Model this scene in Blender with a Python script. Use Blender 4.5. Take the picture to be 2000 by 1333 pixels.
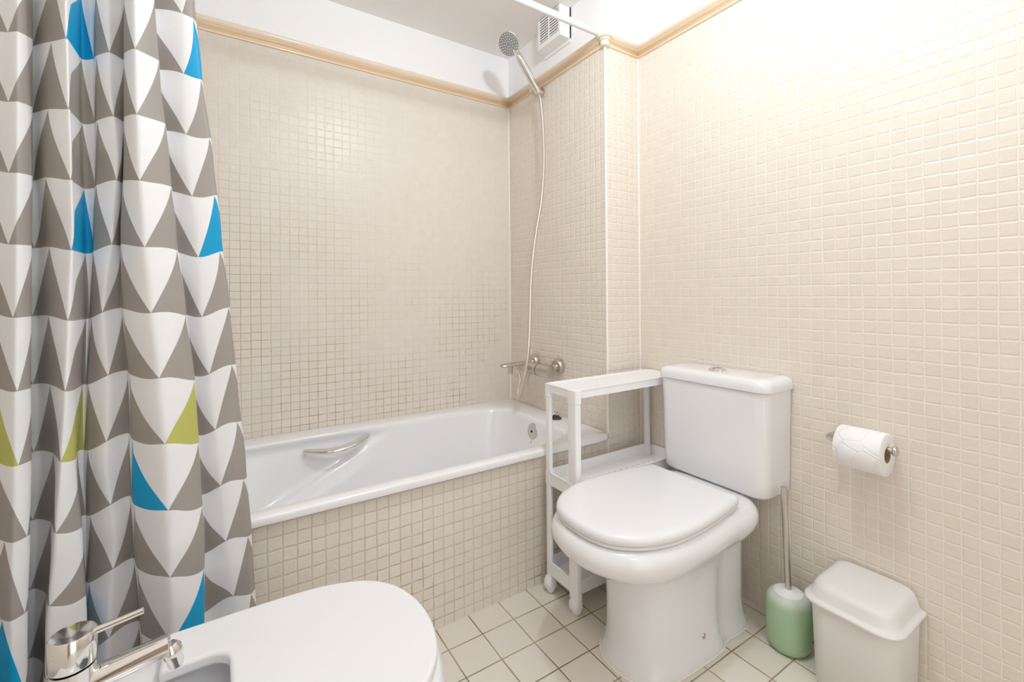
import bpy, bmesh, math, random
from mathutils import Vector, Matrix
random.seed(7)
for o in list(bpy.data.objects): bpy.data.objects.remove(o)
SC = bpy.context.scene
COL = SC.collection
PI = math.pi

# ------------------------------------------------------------------ camera
F_PX, TH, ROLL, CX, CY = 880.17, 0.99755, 0.00778, 1000.0, 577.5
CAM = Vector((0.0, 0.0, 1.0))
cd = bpy.data.cameras.new('camera'); cam = bpy.data.objects.new('camera', cd); COL.objects.link(cam)
cd.sensor_width = 36.0; cd.sensor_fit = 'HORIZONTAL'; cd.lens = F_PX * 36 / 2000
cd.shift_x = 0.0; cd.shift_y = (CY - 666.5) / 2000
cd.clip_start = 0.02
_f = Vector((math.cos(TH), math.sin(TH), 0)); _r = Vector((math.sin(TH), -math.cos(TH), 0)); _u = Vector((0, 0, 1))
_c, _s = math.cos(ROLL), math.sin(ROLL)
_r2 = _r * _c - _u * _s; _u2 = _r * _s + _u * _c
M = Matrix((( _r2.x, _u2.x, -_f.x, CAM.x), (_r2.y, _u2.y, -_f.y, CAM.y), (_r2.z, _u2.z, -_f.z, CAM.z), (0, 0, 0, 1)))
cam.matrix_world = M
SC.camera = cam

def ray(u, v):
    du, dv = u - CX, v - CY
    a = du * _c - dv * _s; b = du * _s + dv * _c
    return _f + _r * (a / F_PX) - _u * (b / F_PX)
def on_x(u, v, X): r = ray(u, v); return CAM + r * (X / r.x)
def on_y(u, v, Y): r = ray(u, v); return CAM + r * (Y / r.y)

# ------------------------------------------------------------------ look, world, lights
SC.view_settings.view_transform = 'Standard'; SC.view_settings.look = 'None'
SC.view_settings.exposure = 0.10; SC.view_settings.gamma = 1.0; SC.view_settings.use_curve_mapping = False
SC.cycles.use_denoising = True
SC.cycles.max_bounces = 14; SC.cycles.diffuse_bounces = 10; SC.cycles.glossy_bounces = 6
SC.cycles.sample_clamp_indirect = 6.0
w = bpy.data.worlds.new('world'); SC.world = w; w.use_nodes = True
w.node_tree.nodes['Background'].inputs[0].default_value = (0.93, 0.97, 1.0, 1)
w.node_tree.nodes['Background'].inputs[1].default_value = 1.6      # ambient fill added from outside, entering by the doorway

def area_lamp(name, loc, rot, size, power, color=(1, 1, 1), shape='DISK', size_y=None, spread=180):
    l = bpy.data.lights.new(name, 'AREA'); l.shape = shape; l.size = size
    if size_y: l.size_y = size_y
    l.energy = power; l.color = color; l.spread = math.radians(spread)
    o = bpy.data.objects.new(name, l); COL.objects.link(o); o.location = loc; o.rotation_euler = rot
    return o
def globe_light(name, loc, radius, power, color):
    l = bpy.data.lights.new(name, 'POINT'); l.shadow_soft_size = radius; l.energy = power; l.color = color
    o = bpy.data.objects.new(name, l); COL.objects.link(o); o.location = loc; return o
globe_light('ceiling_lamp_light', (0.68, 0.56, 2.105), 0.045, 19.0, (0.89, 0.945, 1.0))
globe_light('rear_fill_light', (0.35, -0.55, 2.08), 0.09, 6.8, (0.89, 0.945, 1.0))  # unseen second globe, added behind the camera as fill

# ------------------------------------------------------------------ room numbers
XL, XE, XR = -0.362, 1.25, 1.435        # left wall, tub end wall, right wall
YF, YB, YN = 1.262, 1.9546, -1.15       # tub front / pier face, back wall, wall behind camera
ZC, ZT, ZT2 = 2.215, 1.960, 2.010       # ceiling, top of tiles, top of moulding

# ------------------------------------------------------------------ materials
def lin(r, g, b):
    f = lambda c: c / 12.92 if c <= 0.04045 else ((c + 0.055) / 1.055) ** 2.4
    return (f(r / 255), f(g / 255), f(b / 255), 1)
def new_mat(name):
    m = bpy.data.materials.new(name); m.use_nodes = True
    nt = m.node_tree; b = nt.nodes['Principled BSDF']
    return m, nt, b
def N(nt, typ, **kw):
    n = nt.nodes.new(typ)
    for k, v in kw.items(): setattr(n, k, v)
    return n
def mth(nt, op, a, b=None, c=None, clamp=False):
    n = nt.nodes.new('ShaderNodeMath'); n.operation = op; n.use_clamp = clamp
    for i, v in enumerate((a, b, c)):
        if v is None: continue
        if isinstance(v, (int, float)): n.inputs[i].default_value = v
        else: nt.links.new(v, n.inputs[i])
    return n.outputs[0]
def mix_col(nt, fac, a, b, blend='MIX'):
    n = nt.nodes.new('ShaderNodeMix'); n.data_type = 'RGBA'; n.blend_type = blend
    for s, v in ((n.inputs[0], fac), (n.inputs[6], a), (n.inputs[7], b)):
        if isinstance(v, (int, float)): s.default_value = v
        elif isinstance(v, tuple): s.default_value = v
        else: nt.links.new(v, s)
    return n.outputs[2]
def smooth(nt, v, a, b):
    n = nt.nodes.new('ShaderNodeMapRange'); n.interpolation_type = 'SMOOTHSTEP'
    nt.links.new(v, n.inputs[0]); n.inputs[1].default_value = a; n.inputs[2].default_value = b
    return n.outputs[0]
def noise(nt, vec, scale, detail=2, rough=0.5):
    n = nt.nodes.new('ShaderNodeTexNoise'); n.inputs['Scale'].default_value = scale
    n.inputs['Detail'].default_value = detail; n.inputs['Roughness'].default_value = rough
    nt.links.new(vec, n.inputs['Vector']); return n.outputs[0]

def simple(name, col, rough=0.4, metal=0.0, bump=0.0, bscale=60, coat=0.0, tint=0.0, **kw):
    m, nt, b = new_mat(name)
    geo = N(nt, 'ShaderNodeNewGeometry')
    if tint:
        nz = noise(nt, geo.outputs['Position'], 9, 3)
        f = mth(nt, 'MULTIPLY', nz, tint)
        dark = tuple(c * 0.9 for c in col[:3]) + (1,)
        nt.links.new(mix_col(nt, f, col, dark), b.inputs['Base Color'])
    else: b.inputs['Base Color'].default_value = col
    b.inputs['Roughness'].default_value = rough; b.inputs['Metallic'].default_value = metal
    b.inputs['Coat Weight'].default_value = coat
    for k, v in kw.items(): b.inputs[k].default_value = v
    if bump:
        bn = N(nt, 'ShaderNodeBump'); bn.inputs['Strength'].default_value = 1; bn.inputs['Distance'].default_value = bump
        nt.links.new(noise(nt, geo.outputs['Position'], bscale, 3), bn.inputs['Height'])
        nt.links.new(bn.outputs[0], b.inputs['Normal'])
    return m

def mosaic(name, axis, u0, pu, z0, pz, tile, grout_light, grout_dark, dark_lo, dark_hi, gw=0.0014, depth=0.0016, tilt=0.0007, worn=None):
    m, nt, b = new_mat(name)
    geo = N(nt, 'ShaderNodeNewGeometry'); P = geo.outputs['Position']
    sx = N(nt, 'ShaderNodeSeparateXYZ'); nt.links.new(P, sx.inputs[0])
    A = sx.outputs[0] if axis == 'x' else sx.outputs[1]; Z = sx.outputs[2]
    w1 = mth(nt, 'MULTIPLY', mth(nt, 'SUBTRACT', noise(nt, P, 22, 2), 0.5), 0.0050)
    off = N(nt, 'ShaderNodeVectorMath', operation='ADD'); nt.links.new(P, off.inputs[0]); off.inputs[1].default_value = (3.1, 7.7, 1.9)
    w2 = mth(nt, 'MULTIPLY', mth(nt, 'SUBTRACT', noise(nt, off.outputs[0], 24, 2), 0.5), 0.0050)
    cu = mth(nt, 'DIVIDE', mth(nt, 'SUBTRACT', mth(nt, 'ADD', A, w1), u0), pu)
    cz = mth(nt, 'DIVIDE', mth(nt, 'SUBTRACT', mth(nt, 'ADD', Z, w2), z0), pz)
    fu = mth(nt, 'FRACT', cu); fz = mth(nt, 'FRACT', cz)
    du = mth(nt, 'MULTIPLY', mth(nt, 'MINIMUM', fu, mth(nt, 'SUBTRACT', 1.0, fu)), pu)
    dz = mth(nt, 'MULTIPLY', mth(nt, 'MINIMUM', fz, mth(nt, 'SUBTRACT', 1.0, fz)), pz)
    d = mth(nt, 'MINIMUM', du, dz)
    # rounded corner distance of the tile from its edge
    g = smooth(nt, d, gw * 0.55, gw * 1.5)                       # 0 in the joint, 1 on the tile
    cell = N(nt, 'ShaderNodeCombineXYZ')
    nt.links.new(mth(nt, 'FLOOR', cu), cell.inputs[0]); nt.links.new(mth(nt, 'FLOOR', cz), cell.inputs[1])
    wn = N(nt, 'ShaderNodeTexWhiteNoise'); wn.noise_dimensions = '2D'; nt.links.new(cell.outputs[0], wn.inputs['Vector'])
    rv = wn.outputs['Value']
    rs = N(nt, 'ShaderNodeSeparateColor'); nt.links.new(wn.outputs['Color'], rs.inputs[0])
    marb = noise(nt, P, 38, 4, 0.6)
    tdark = tuple(c * k for c, k in zip(tile[:3], (0.90, 0.885, 0.85))) + (1,)
    tc = mix_col(nt, mth(nt, 'MULTIPLY', mth(nt, 'ADD', mth(nt, 'MULTIPLY', rv, 0.45), marb), 0.60, clamp=True), tile, tdark)
    big = noise(nt, P, 3.3, 3)
    stain = mth(nt, 'MULTIPLY', smooth(nt, big, 0.42, 0.60), smooth(nt, Z, dark_hi, dark_lo))
    fine = smooth(nt, noise(nt, P, 30, 2), 0.38, 0.62)
    stain = mth(nt, 'MULTIPLY', stain, fine)
    if worn:                                                      # joints re-grouted in patches, the old ones tanned
        k = mth(nt, 'ADD', mth(nt, 'MULTIPLY', big, 0.9), mth(nt, 'SUBTRACT', mth(nt, 'MULTIPLY', mth(nt, 'SUBTRACT', 1.3, Z), 0.45), mth(nt, 'MULTIPLY', A, 0.35)))
        grout_light = mix_col(nt, smooth(nt, k, 0.15, 0.75), grout_light, worn)
    gc = mix_col(nt, stain, grout_light, grout_dark)
    nt.links.new(mix_col(nt, g, gc, tc), b.inputs['Base Color'])
    b.inputs['Roughness'].default_value = 0.30
    rr = mth(nt, 'ADD', mth(nt, 'MULTIPLY', g, -0.42), 0.75); nt.links.new(rr, b.inputs['Roughness'])
    b.inputs['Specular IOR Level'].default_value = 0.4
    # height
    prof = smooth(nt, d, gw * 0.3, gw * 3.2)
    h = mth(nt, 'MULTIPLY', prof, depth)
    tx = mth(nt, 'MULTIPLY', mth(nt, 'MULTIPLY', mth(nt, 'SUBTRACT', rs.outputs[0], 0.5), mth(nt, 'SUBTRACT', fu, 0.5)), tilt * 2)
    tz = mth(nt, 'MULTIPLY', mth(nt, 'MULTIPLY', mth(nt, 'SUBTRACT', rs.outputs[1], 0.5), mth(nt, 'SUBTRACT', fz, 0.5)), tilt * 2)
    rip = mth(nt, 'MULTIPLY', noise(nt, P, 95, 2), 0.0008)
    hh = mth(nt, 'ADD', mth(nt, 'ADD', h, mth(nt, 'ADD', tx, tz)), rip)
    bn = N(nt, 'ShaderNodeBump'); bn.inputs['Strength'].default_value = 0.8; bn.inputs['Distance'].default_value = 1.0
    nt.links.new(hh, bn.inputs['Height']); nt.links.new(bn.outputs[0], b.inputs['Normal'])
    return m

TILE = (0.80, 0.75, 0.685, 1)
TILE_R = (0.80, 0.742, 0.66, 1)
GL = (0.86, 0.83, 0.77, 1); GD = (0.33, 0.22, 0.11, 1)
MT = {}
MT['tile_back'] = mosaic('mosaic_back', 'x', 0.0268, 0.03326, 0.9925, 0.03123, TILE, (0.79, 0.745, 0.68, 1), GD, 0.2, 1.45, 0.0011, 0.00045, 0.0004, worn=(0.56, 0.46, 0.34, 1))
MT['tile_end'] = mosaic('mosaic_end', 'y', 1.3538, 0.0310, 0.9925, 0.03123, TILE_R, GL, (0.5, 0.4, 0.28, 1), 0.2, 0.8)
MT['tile_pier'] = mosaic('mosaic_pier', 'x', 1.25, 0.0308, 0.990, 0.0322, TILE_R, GL, GD, 0.1, 0.6)
MT['tile_right'] = mosaic('mosaic_right', 'y', 1.2493, 0.03116, 0.990, 0.0322, TILE_R, (0.845, 0.80, 0.735, 1), GD, -2, -1, 0.0012, 0.0010)
MT['tile_panel'] = mosaic('mosaic_panel', 'x', 0.0916, 0.03357, 0.4038, 0.03402, TILE, (0.66, 0.59, 0.49, 1), GD, -0.1, 0.6, 0.0013, 0.0010)
MT['plaster'] = simple('white_plaster', (0.90, 0.90, 0.92, 1), 0.65, bump=0.0003, bscale=120)
MT['ceiling'] = simple('ceiling_paint', (0.86, 0.85, 0.84, 1), 0.7, bump=0.0003, bscale=90)
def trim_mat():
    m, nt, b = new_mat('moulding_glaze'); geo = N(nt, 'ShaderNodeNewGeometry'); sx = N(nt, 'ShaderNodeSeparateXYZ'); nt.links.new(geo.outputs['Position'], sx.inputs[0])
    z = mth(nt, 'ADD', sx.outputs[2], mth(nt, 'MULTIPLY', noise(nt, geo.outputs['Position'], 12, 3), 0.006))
    c = mix_col(nt, smooth(nt, z, 1.9815, 1.9905), (0.74, 0.53, 0.33, 1), (0.82, 0.71, 0.57, 1))  # darker middle band: the cove's shade painted into the glaze colour
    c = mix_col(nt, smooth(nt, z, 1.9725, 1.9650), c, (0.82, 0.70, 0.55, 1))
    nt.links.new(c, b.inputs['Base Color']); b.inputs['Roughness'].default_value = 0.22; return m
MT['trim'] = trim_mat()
MT['corner'] = simple('white_corner_bead', (0.88, 0.86, 0.82, 1), 0.35)
MT['ceramic'] = simple('white_ceramic', (0.83, 0.835, 0.86, 1), 0.12, coat=0.4, **{'Coat Roughness': 0.05})
MT['enamel'] = simple('tub_enamel', (0.87, 0.875, 0.90, 1), 0.16, coat=0.3)
MT['seat'] = simple('seat_plastic', (0.82, 0.825, 0.855, 1), 0.22)
MT['plastic'] = simple('white_plastic', (0.89, 0.89, 0.91, 1), 0.35)
MT['bin'] = simple('bin_plastic', (0.78, 0.775, 0.765, 1), 0.42)
MT['chrome'] = simple('chrome', (0.78, 0.77, 0.76, 1), 0.09, 1.0)
MT['satin'] = simple('satin_steel', (0.62, 0.58, 0.53, 1), 0.28, 1.0)
MT['dark'] = simple('dark_gap', (0.02, 0.02, 0.02, 1), 0.6)
MT['rubber'] = simple('black_rubber', (0.03, 0.03, 0.03, 1), 0.4)
MT['white_metal'] = simple('white_lacquer', (0.84, 0.84, 0.85, 1), 0.3)
MT['paper'] = simple('toilet_paper', (0.88, 0.88, 0.89, 1), 0.9, bump=0.0006, bscale=35)
MT['card'] = simple('paper_core', (0.45, 0.34, 0.22, 1), 0.9)
MT['wood'] = simple('brown_door_wood', (0.32, 0.18, 0.09, 1), 0.4, tint=1.0)
MT['ink'] = simple('grey_mark', (0.35, 0.35, 0.36, 1), 0.5)

def frosted_green():
    m, nt, b = new_mat('frosted_green_plastic')
    geo = N(nt, 'ShaderNodeNewGeometry')
    tc = N(nt, 'ShaderNodeTexCoord'); sx = N(nt, 'ShaderNodeSeparateXYZ'); nt.links.new(tc.outputs['Object'], sx.inputs[0])
    g = smooth(nt, sx.outputs[2], 0.128, 0.156)
    nt.links.new(mix_col(nt, g, lin(166, 196, 160), lin(206, 214, 206)), b.inputs['Base Color'])
    b.inputs['Roughness'].default_value = 0.35
    b.inputs['Subsurface Weight'].default_value = 0.15; b.inputs['Subsurface Scale'].default_value = 0.01
    return m
MT['green'] = frosted_green()

def floor_mat():
    m, nt, b = new_mat('floor_tiles')
    geo = N(nt, 'ShaderNodeNewGeometry'); P = geo.outputs['Position']
    sx = N(nt, 'ShaderNodeSeparateXYZ'); nt.links.new(P, sx.inputs[0])
    q = 0.11004
    w1 = mth(nt, 'MULTIPLY', mth(nt, 'SUBTRACT', noise(nt, P, 9, 3), 0.5), 0.005)
    cu = mth(nt, 'DIVIDE', mth(nt, 'SUBTRACT', mth(nt, 'ADD', sx.outputs[0], w1), 0.53234), q)
    cv = mth(nt, 'DIVIDE', mth(nt, 'SUBTRACT', mth(nt, 'ADD', sx.outputs[1], w1), 1.16957), q)
    fu = mth(nt, 'FRACT', cu); fv = mth(nt, 'FRACT', cv)
    du = mth(nt, 'MULTIPLY', mth(nt, 'MINIMUM', fu, mth(nt, 'SUBTRACT', 1.0, fu)), q)
    dv = mth(nt, 'MULTIPLY', mth(nt, 'MINIMUM', fv, mth(nt, 'SUBTRACT', 1.0, fv)), q)
    d = mth(nt, 'MINIMUM', du, dv)
    g = smooth(nt, d, 0.0010, 0.0021)
    cell = N(nt, 'ShaderNodeCombineXYZ')
    nt.links.new(mth(nt, 'FLOOR', cu), cell.inputs[0]); nt.links.new(mth(nt, 'FLOOR', cv), cell.inputs[1])
    wn = N(nt, 'ShaderNodeTexWhiteNoise'); wn.noise_dimensions = '2D'; nt.links.new(cell.outputs[0], wn.inputs['Vector'])
    marb = noise(nt, P, 14, 5, 0.6)
    tc = mix_col(nt, mth(nt, 'MULTIPLY', mth(nt, 'ADD', wn.outputs['Value'], marb), 0.5), (0.80, 0.762, 0.69, 1), (0.73, 0.68, 0.60, 1))
    gc = mix_col(nt, smooth(nt, noise(nt, P, 6, 3), 0.35, 0.65), (0.42, 0.32, 0.19, 1), (0.20, 0.14, 0.08, 1))
    nt.links.new(mix_col(nt, g, gc, tc), b.inputs['Base Color'])
    nt.links.new(mth(nt, 'ADD', mth(nt, 'MULTIPLY', g, -0.35), 0.6), b.inputs['Roughness'])
    h = mth(nt, 'ADD', mth(nt, 'MULTIPLY', smooth(nt, d, 0.0008, 0.004), 0.0014), mth(nt, 'MULTIPLY', noise(nt, P, 12, 3), 0.0016))
    bn = N(nt, 'ShaderNodeBump'); bn.inputs['Strength'].default_value = 0.7; bn.inputs['Distance'].default_value = 1.0
    nt.links.new(h, bn.inputs['Height']); nt.links.new(bn.outputs[0], b.inputs['Normal'])
    return m
MT['floor'] = floor_mat()

def curtain_mat():
    m, nt, b = new_mat('triangle_print_cloth')
    uv = N(nt, 'ShaderNodeUVMap'); sx = N(nt, 'ShaderNodeSeparateXYZ'); nt.links.new(uv.outputs[0], sx.inputs[0])
    U = mth(nt, 'MULTIPLY', sx.outputs[0], 10.0); V = mth(nt, 'SUBTRACT', mth(nt, 'MULTIPLY', sx.outputs[1], 20.0), 10.0)
    fu = mth(nt, 'ABSOLUTE', mth(nt, 'SUBTRACT', mth(nt, 'FRACT', U), 0.5))
    fv = mth(nt, 'FRACT', V)
    wv = mth(nt, 'MULTIPLY', mth(nt, 'SUBTRACT', 1.0, mth(nt, 'POWER', fv, 1.18)), 0.5)
    white = smooth(nt, mth(nt, 'SUBTRACT', wv, fu), -0.006, 0.006)
    ci = mth(nt, 'ROUND', U); ri = mth(nt, 'FLOOR', V)
    GREY = (0.375, 0.345, 0.315, 1); BLUE = (0.004, 0.36, 0.67, 1); OLIVE = (0.53, 0.53, 0.15, 1)
    rnd = N(nt, 'ShaderNodeTexWhiteNoise'); rnd.noise_dimensions = '2D'
    cc = N(nt, 'ShaderNodeCombineXYZ'); nt.links.new(ci, cc.inputs[0]); nt.links.new(ri, cc.inputs[1]); nt.links.new(cc.outputs[0], rnd.inputs['Vector'])
    col = GREY
    for (k, r, c) in ((9, -5, BLUE), (9, -2, BLUE), (7, 1, OLIVE), (6, 2, BLUE), (7, 4, BLUE), (3, -5, BLUE), (3, -2, BLUE),
                      (3, 1, OLIVE), (3, 4, BLUE), (0, 1, OLIVE), (0, 4, BLUE), (4, -6, OLIVE)):
        a = mth(nt, 'COMPARE', ci, float(k), 0.1); bb = mth(nt, 'COMPARE', ri, float(r), 0.1)
        col = mix_col(nt, mth(nt, 'MULTIPLY', a, bb), col, c)
    col = mix_col(nt, white, col, (0.88, 0.88, 0.90, 1))
    nt.links.new(col, b.inputs['Base Color']); b.inputs['Roughness'].default_value = 0.45; b.inputs['Specular IOR Level'].default_value = 0.3
    geo = N(nt, 'ShaderNodeNewGeometry')
    bn = N(nt, 'ShaderNodeBump'); bn.inputs['Strength'].default_value = 0.5; bn.inputs['Distance'].default_value = 1.0
    h = mth(nt, 'ADD', mth(nt, 'MULTIPLY', noise(nt, geo.outputs['Position'], 14, 3, 0.55), 0.006), mth(nt, 'MULTIPLY', noise(nt, geo.outputs['Position'], 900, 1), 0.00006))
    nt.links.new(h, bn.inputs['Height']); nt.links.new(bn.outputs[0], b.inputs['Normal'])
    tr = N(nt, 'ShaderNodeBsdfTranslucent'); nt.links.new(col, tr.inputs[0])
    ms = N(nt, 'ShaderNodeMixShader'); ms.inputs[0].default_value = 0.12
    out = nt.nodes['Material Output']
    nt.links.new(b.outputs[0], ms.inputs[1]); nt.links.new(tr.outputs[0], ms.inputs[2]); nt.links.new(ms.outputs[0], out.inputs[0])
    return m
MT['curtain'] = curtain_mat()

# ------------------------------------------------------------------ mesh helpers
def link(name, verts, faces, mat, parent=None, smooth_=True, mats=None, fm=None, angle=40):
    me = bpy.data.meshes.new(name); me.from_pydata([tuple(v) for v in verts], [], faces); me.validate()
    bm = bmesh.new(); bm.from_mesh(me); bmesh.ops.recalc_face_normals(bm, faces=bm.faces); bm.to_mesh(me); bm.free()
    me.update()
    for mm in (mats or [mat]): me.materials.append(mm)
    if fm and len(fm) == len(me.polygons):
        for p, i in zip(me.polygons, fm): p.material_index = i
    o = bpy.data.objects.new(name, me); COL.objects.link(o)
    if smooth_:
        for p in me.polygons: p.use_smooth = True
        try: me.set_sharp_from_angle(angle=math.radians(angle))
        except Exception: pass
    if parent is not None: o.parent = parent
    return o
class MB:
    def __init__(s): s.v = []; s.f = []; s.m = []
    def add(s, v, f, mi=0):
        k = len(s.v); s.v += [Vector(p) for p in v]; s.f += [tuple(i + k for i in q) for q in f]; s.m += [mi] * len(f)
    def box(s, a, b, mi=0):
        x0, y0, z0 = a; x1, y1, z1 = b
        s.add([(x0,y0,z0),(x1,y0,z0),(x1,y1,z0),(x0,y1,z0),(x0,y0,z1),(x1,y0,z1),(x1,y1,z1),(x0,y1,z1)],
              [(0,3,2,1),(4,5,6,7),(0,1,5,4),(1,2,6,5),(2,3,7,6),(3,0,4,7)], mi)
    def loft(s, rings, cap0=True, cap1=True, closed=True, mi=0):
        n = len(rings[0]); v = [p for r in rings for p in r]; f = []
        for i in range(len(rings) - 1):
            for j in range(n if closed else n - 1):
                a = i * n + j; b = i * n + (j + 1) % n
                f.append((a, b, b + n, a + n))
        if cap0: f.append(tuple(range(n - 1, -1, -1)))
        if cap1: f.append(tuple(range((len(rings) - 1) * n, len(rings) * n)))
        s.add(v, f, mi)
    def tube(s, pts, r, n=14, caps=True, mi=0, flat=None):
        pts = [Vector(p) for p in pts]; rr = r if isinstance(r, (list, tuple)) else [r] * len(pts)
        rings = []; up = None
        for i, p in enumerate(pts):
            t = (pts[min(i + 1, len(pts) - 1)] - pts[max(i - 1, 0)]).normalized()
            if up is None:
                up = Vector((0, 0, 1)) if abs(t.z) < 0.9 else Vector((1, 0, 0))
            x = t.cross(up); x = x.normalized(); y = x.cross(t).normalized(); up = y
            fl = flat if flat else 1.0
            rings.append([p + x * math.cos(2 * PI * k / n) * rr[i] + y * math.sin(2 * PI * k / n) * rr[i] * fl for k in range(n)])
        s.loft(rings, caps, caps, mi=mi)
    def lathe(s, prof, origin=(0, 0, 0), axis=(0, 0, 1), n=40, mi=0):
        ax = Vector(axis).normalized(); t = Vector((1, 0, 0)) if abs(ax.x) < 0.9 else Vector((0, 1, 0))
        x = ax.cross(t).normalized(); y = ax.cross(x); o = Vector(origin)
        rings = [[o + ax * z + (x * math.cos(2 * PI * k / n) + y * math.sin(2 * PI * k / n)) * max(r, 1e-5) for k in range(n)] for r, z in prof]
        s.loft(rings, True, True, mi=mi)
    def build(s, name, mat, parent=None, smooth_=True, angle=40, mats=None):
        return link(name, s.v, s.f, mat, parent, smooth_, mats=mats, fm=s.m if mats else None, angle=angle)
def bevel(o, w, seg=3, ang=30):
    m = o.modifiers.new('bevel', 'BEVEL'); m.width = w; m.segments = seg; m.limit_method = 'ANGLE'; m.angle_limit = math.radians(ang)
    m.harden_normals = False
    return o
def catmull(pts, n, closed=False):
    P = [Vector(p) for p in pts]; out = []; L = len(P)
    rng = range(L if closed else L - 1)
    for i in rng:
        if closed: p0, p1, p2, p3 = P[i - 1], P[i], P[(i + 1) % L], P[(i + 2) % L]
        else: p0, p1, p2, p3 = P[max(i - 1, 0)], P[i], P[i + 1], P[min(i + 2, L - 1)]
        for k in range(n):
            t = k / n
            out.append(0.5 * ((2 * p1) + (p2 - p0) * t + (2 * p0 - 5 * p1 + 4 * p2 - p3) * t * t + (3 * p1 - p0 - 3 * p2 + p3) * t ** 3))
    if not closed: out.append(P[-1])
    return out
def radial(ctrl, c, n=96):
    """closed star-shaped outline through ctrl, resampled at equal angles about c"""
    P = [Vector((p[0], p[1])) for p in catmull([(x, y, 0) for x, y in ctrl], 14, True)]
    c = Vector(c); res = []
    for k in range(n):
        a = 2 * PI * k / n; d = Vector((math.cos(a), math.sin(a))); best = None
        for i in range(len(P)):
            p, q = P[i] - c, P[(i + 1) % len(P)] - c; e = q - p
            det = d.x * (-e.y) + d.y * e.x
            if abs(det) < 1e-12: continue
            t = (p.x * (-e.y) + p.y * e.x) / det; s = (d.x * p.y - d.y * p.x) / det
            if t > 0 and -1e-6 <= s <= 1 + 1e-6: best = t if best is None else max(best, t)
        res.append(c + d * (best or 0.01))
    return res
def inset(ring, d):
    n = len(ring); out = []
    for i in range(n):
        t = (ring[(i + 1) % n] - ring[i - 1]).normalized(); out.append(ring[i] + Vector((-t.y, t.x)) * d)
    return out
def shrink(ring, k):
    c = Vector((0.0, 0.0))
    for p in ring: c += p
    c /= len(ring); return [c + (p - c) * k for p in ring]
def at_z(ring, z): return [Vector((p.x, p.y, z)) for p in ring]
def rrect(x0, x1, y0, y1, r, k=8, rr=None):
    rr = rr or (r, r, r, r); out = []
    for (cx, cy, a0, q) in ((x1, y1, 0, rr[0]), (x0, y1, 90, rr[1]), (x0, y0, 180, rr[2]), (x1, y0, 270, rr[3])):
        sx = -1 if cx == x1 else 1; sy = -1 if cy == y1 else 1
        for i in range(k + 1):
            a = math.radians(a0 + 90 * i / k)
            out.append(Vector((cx + sx * q + q * math.cos(a), cy + sy * q + q * math.sin(a))))
    return out
def tag(o, label=None, cat=None, group=None, kind=None):
    if label: o['label'] = label
    if cat: o['category'] = cat
    if group: o['group'] = group
    if kind: o['kind'] = kind
    return o
def thing(name, loc, label, cat, group=None):
    o = bpy.data.objects.new(name, None); COL.objects.link(o); o.location = loc; o.empty_display_size = 0.05
    tag(o, label, cat, group); return o
def local(o):
    """after building in world coordinates, shift a child so that it sits right under its thing"""
    p = o.parent; off = Vector((0, 0, 0))
    while p is not None: off += p.location; p = p.parent
    for v in o.data.vertices: v.co -= off
    return o
def part(mb, name, mat, parent, **kw):
    return local(mb.build(name, mat, parent, **kw))

# ------------------------------------------------------------------ room shell
def shell(name, boxes, mats):
    mb = MB()
    for a, b, mi in boxes: mb.box(a, b, mi)
    o = mb.build(name, None, smooth_=False, mats=mats); tag(o, kind='structure'); return o
T = 0.10
def wall(name, x0, x1, y0, y1, tile, top=ZC + 0.02, z0=0.0):
    return shell(name, [((x0, y0, z0), (x1, y1, ZT), 0), ((x0, y0, ZT), (x1, y1, top), 1)], [MT[tile], MT['plaster']])
wall('wall_back', XL, XE, YB, YB + T, 'tile_back')
wall('wall_end', XE, XR + T, YF + 0.0005, YB + T, 'tile_end')        # its long side faces the tub
wall('wall_right', XR, XR + T, YN - T, YF, 'tile_right')
wall('wall_left', XL - T, XL, YN - T, YB + T, 'tile_end')
wall('wall_pier', XE + 0.0008, XR, YF - 0.0004, YF + 0.0004, 'tile_pier', top=ZC)
wall('wall_front', 0.75, XR, YN - T, YN, 'tile_pier')
o = shell('wall_doorhead', [((XL, YN - T, 2.03), (0.75, YN, ZC), 0)], [MT['plaster']]); 
shell('wall_doorside', [((XL, YN - T, 0), (-0.10, YN, 2.03), 0)], [MT['tile_pier']])
shell('wall_tubfront', [((XL, YF, 0), (XE, YF + 0.03, 0.445), 0)], [MT['tile_panel']])
shell('floor', [((XL - T, YN - T - 0.9, -0.05), (XR + T, YF + 0.03, 0.0), 0)], [MT['floor']])
shell('ceiling', [((XL - T, YN - T, ZC), (XR + T, YB + T, ZC + 0.05), 0)], [MT['ceiling']])
# the door behind the camera, standing open against the left wall
dr = MB(); dr.box((XL + 0.012, YN + 0.02, 0.005), (XL + 0.05, YN + 0.80, 2.02))
door = dr.build('door_1', MT['wood'], smooth_=False); tag(door, kind='structure'); bevel(door, 0.003)
dh = MB(); dh.tube([(XL + 0.05, YN + 0.74, 1.0), (XL + 0.10, YN + 0.74, 1.0), (XL + 0.10, YN + 0.62, 1.0)], 0.009)
dh.build('door_handle', MT['satin'], door)

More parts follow.
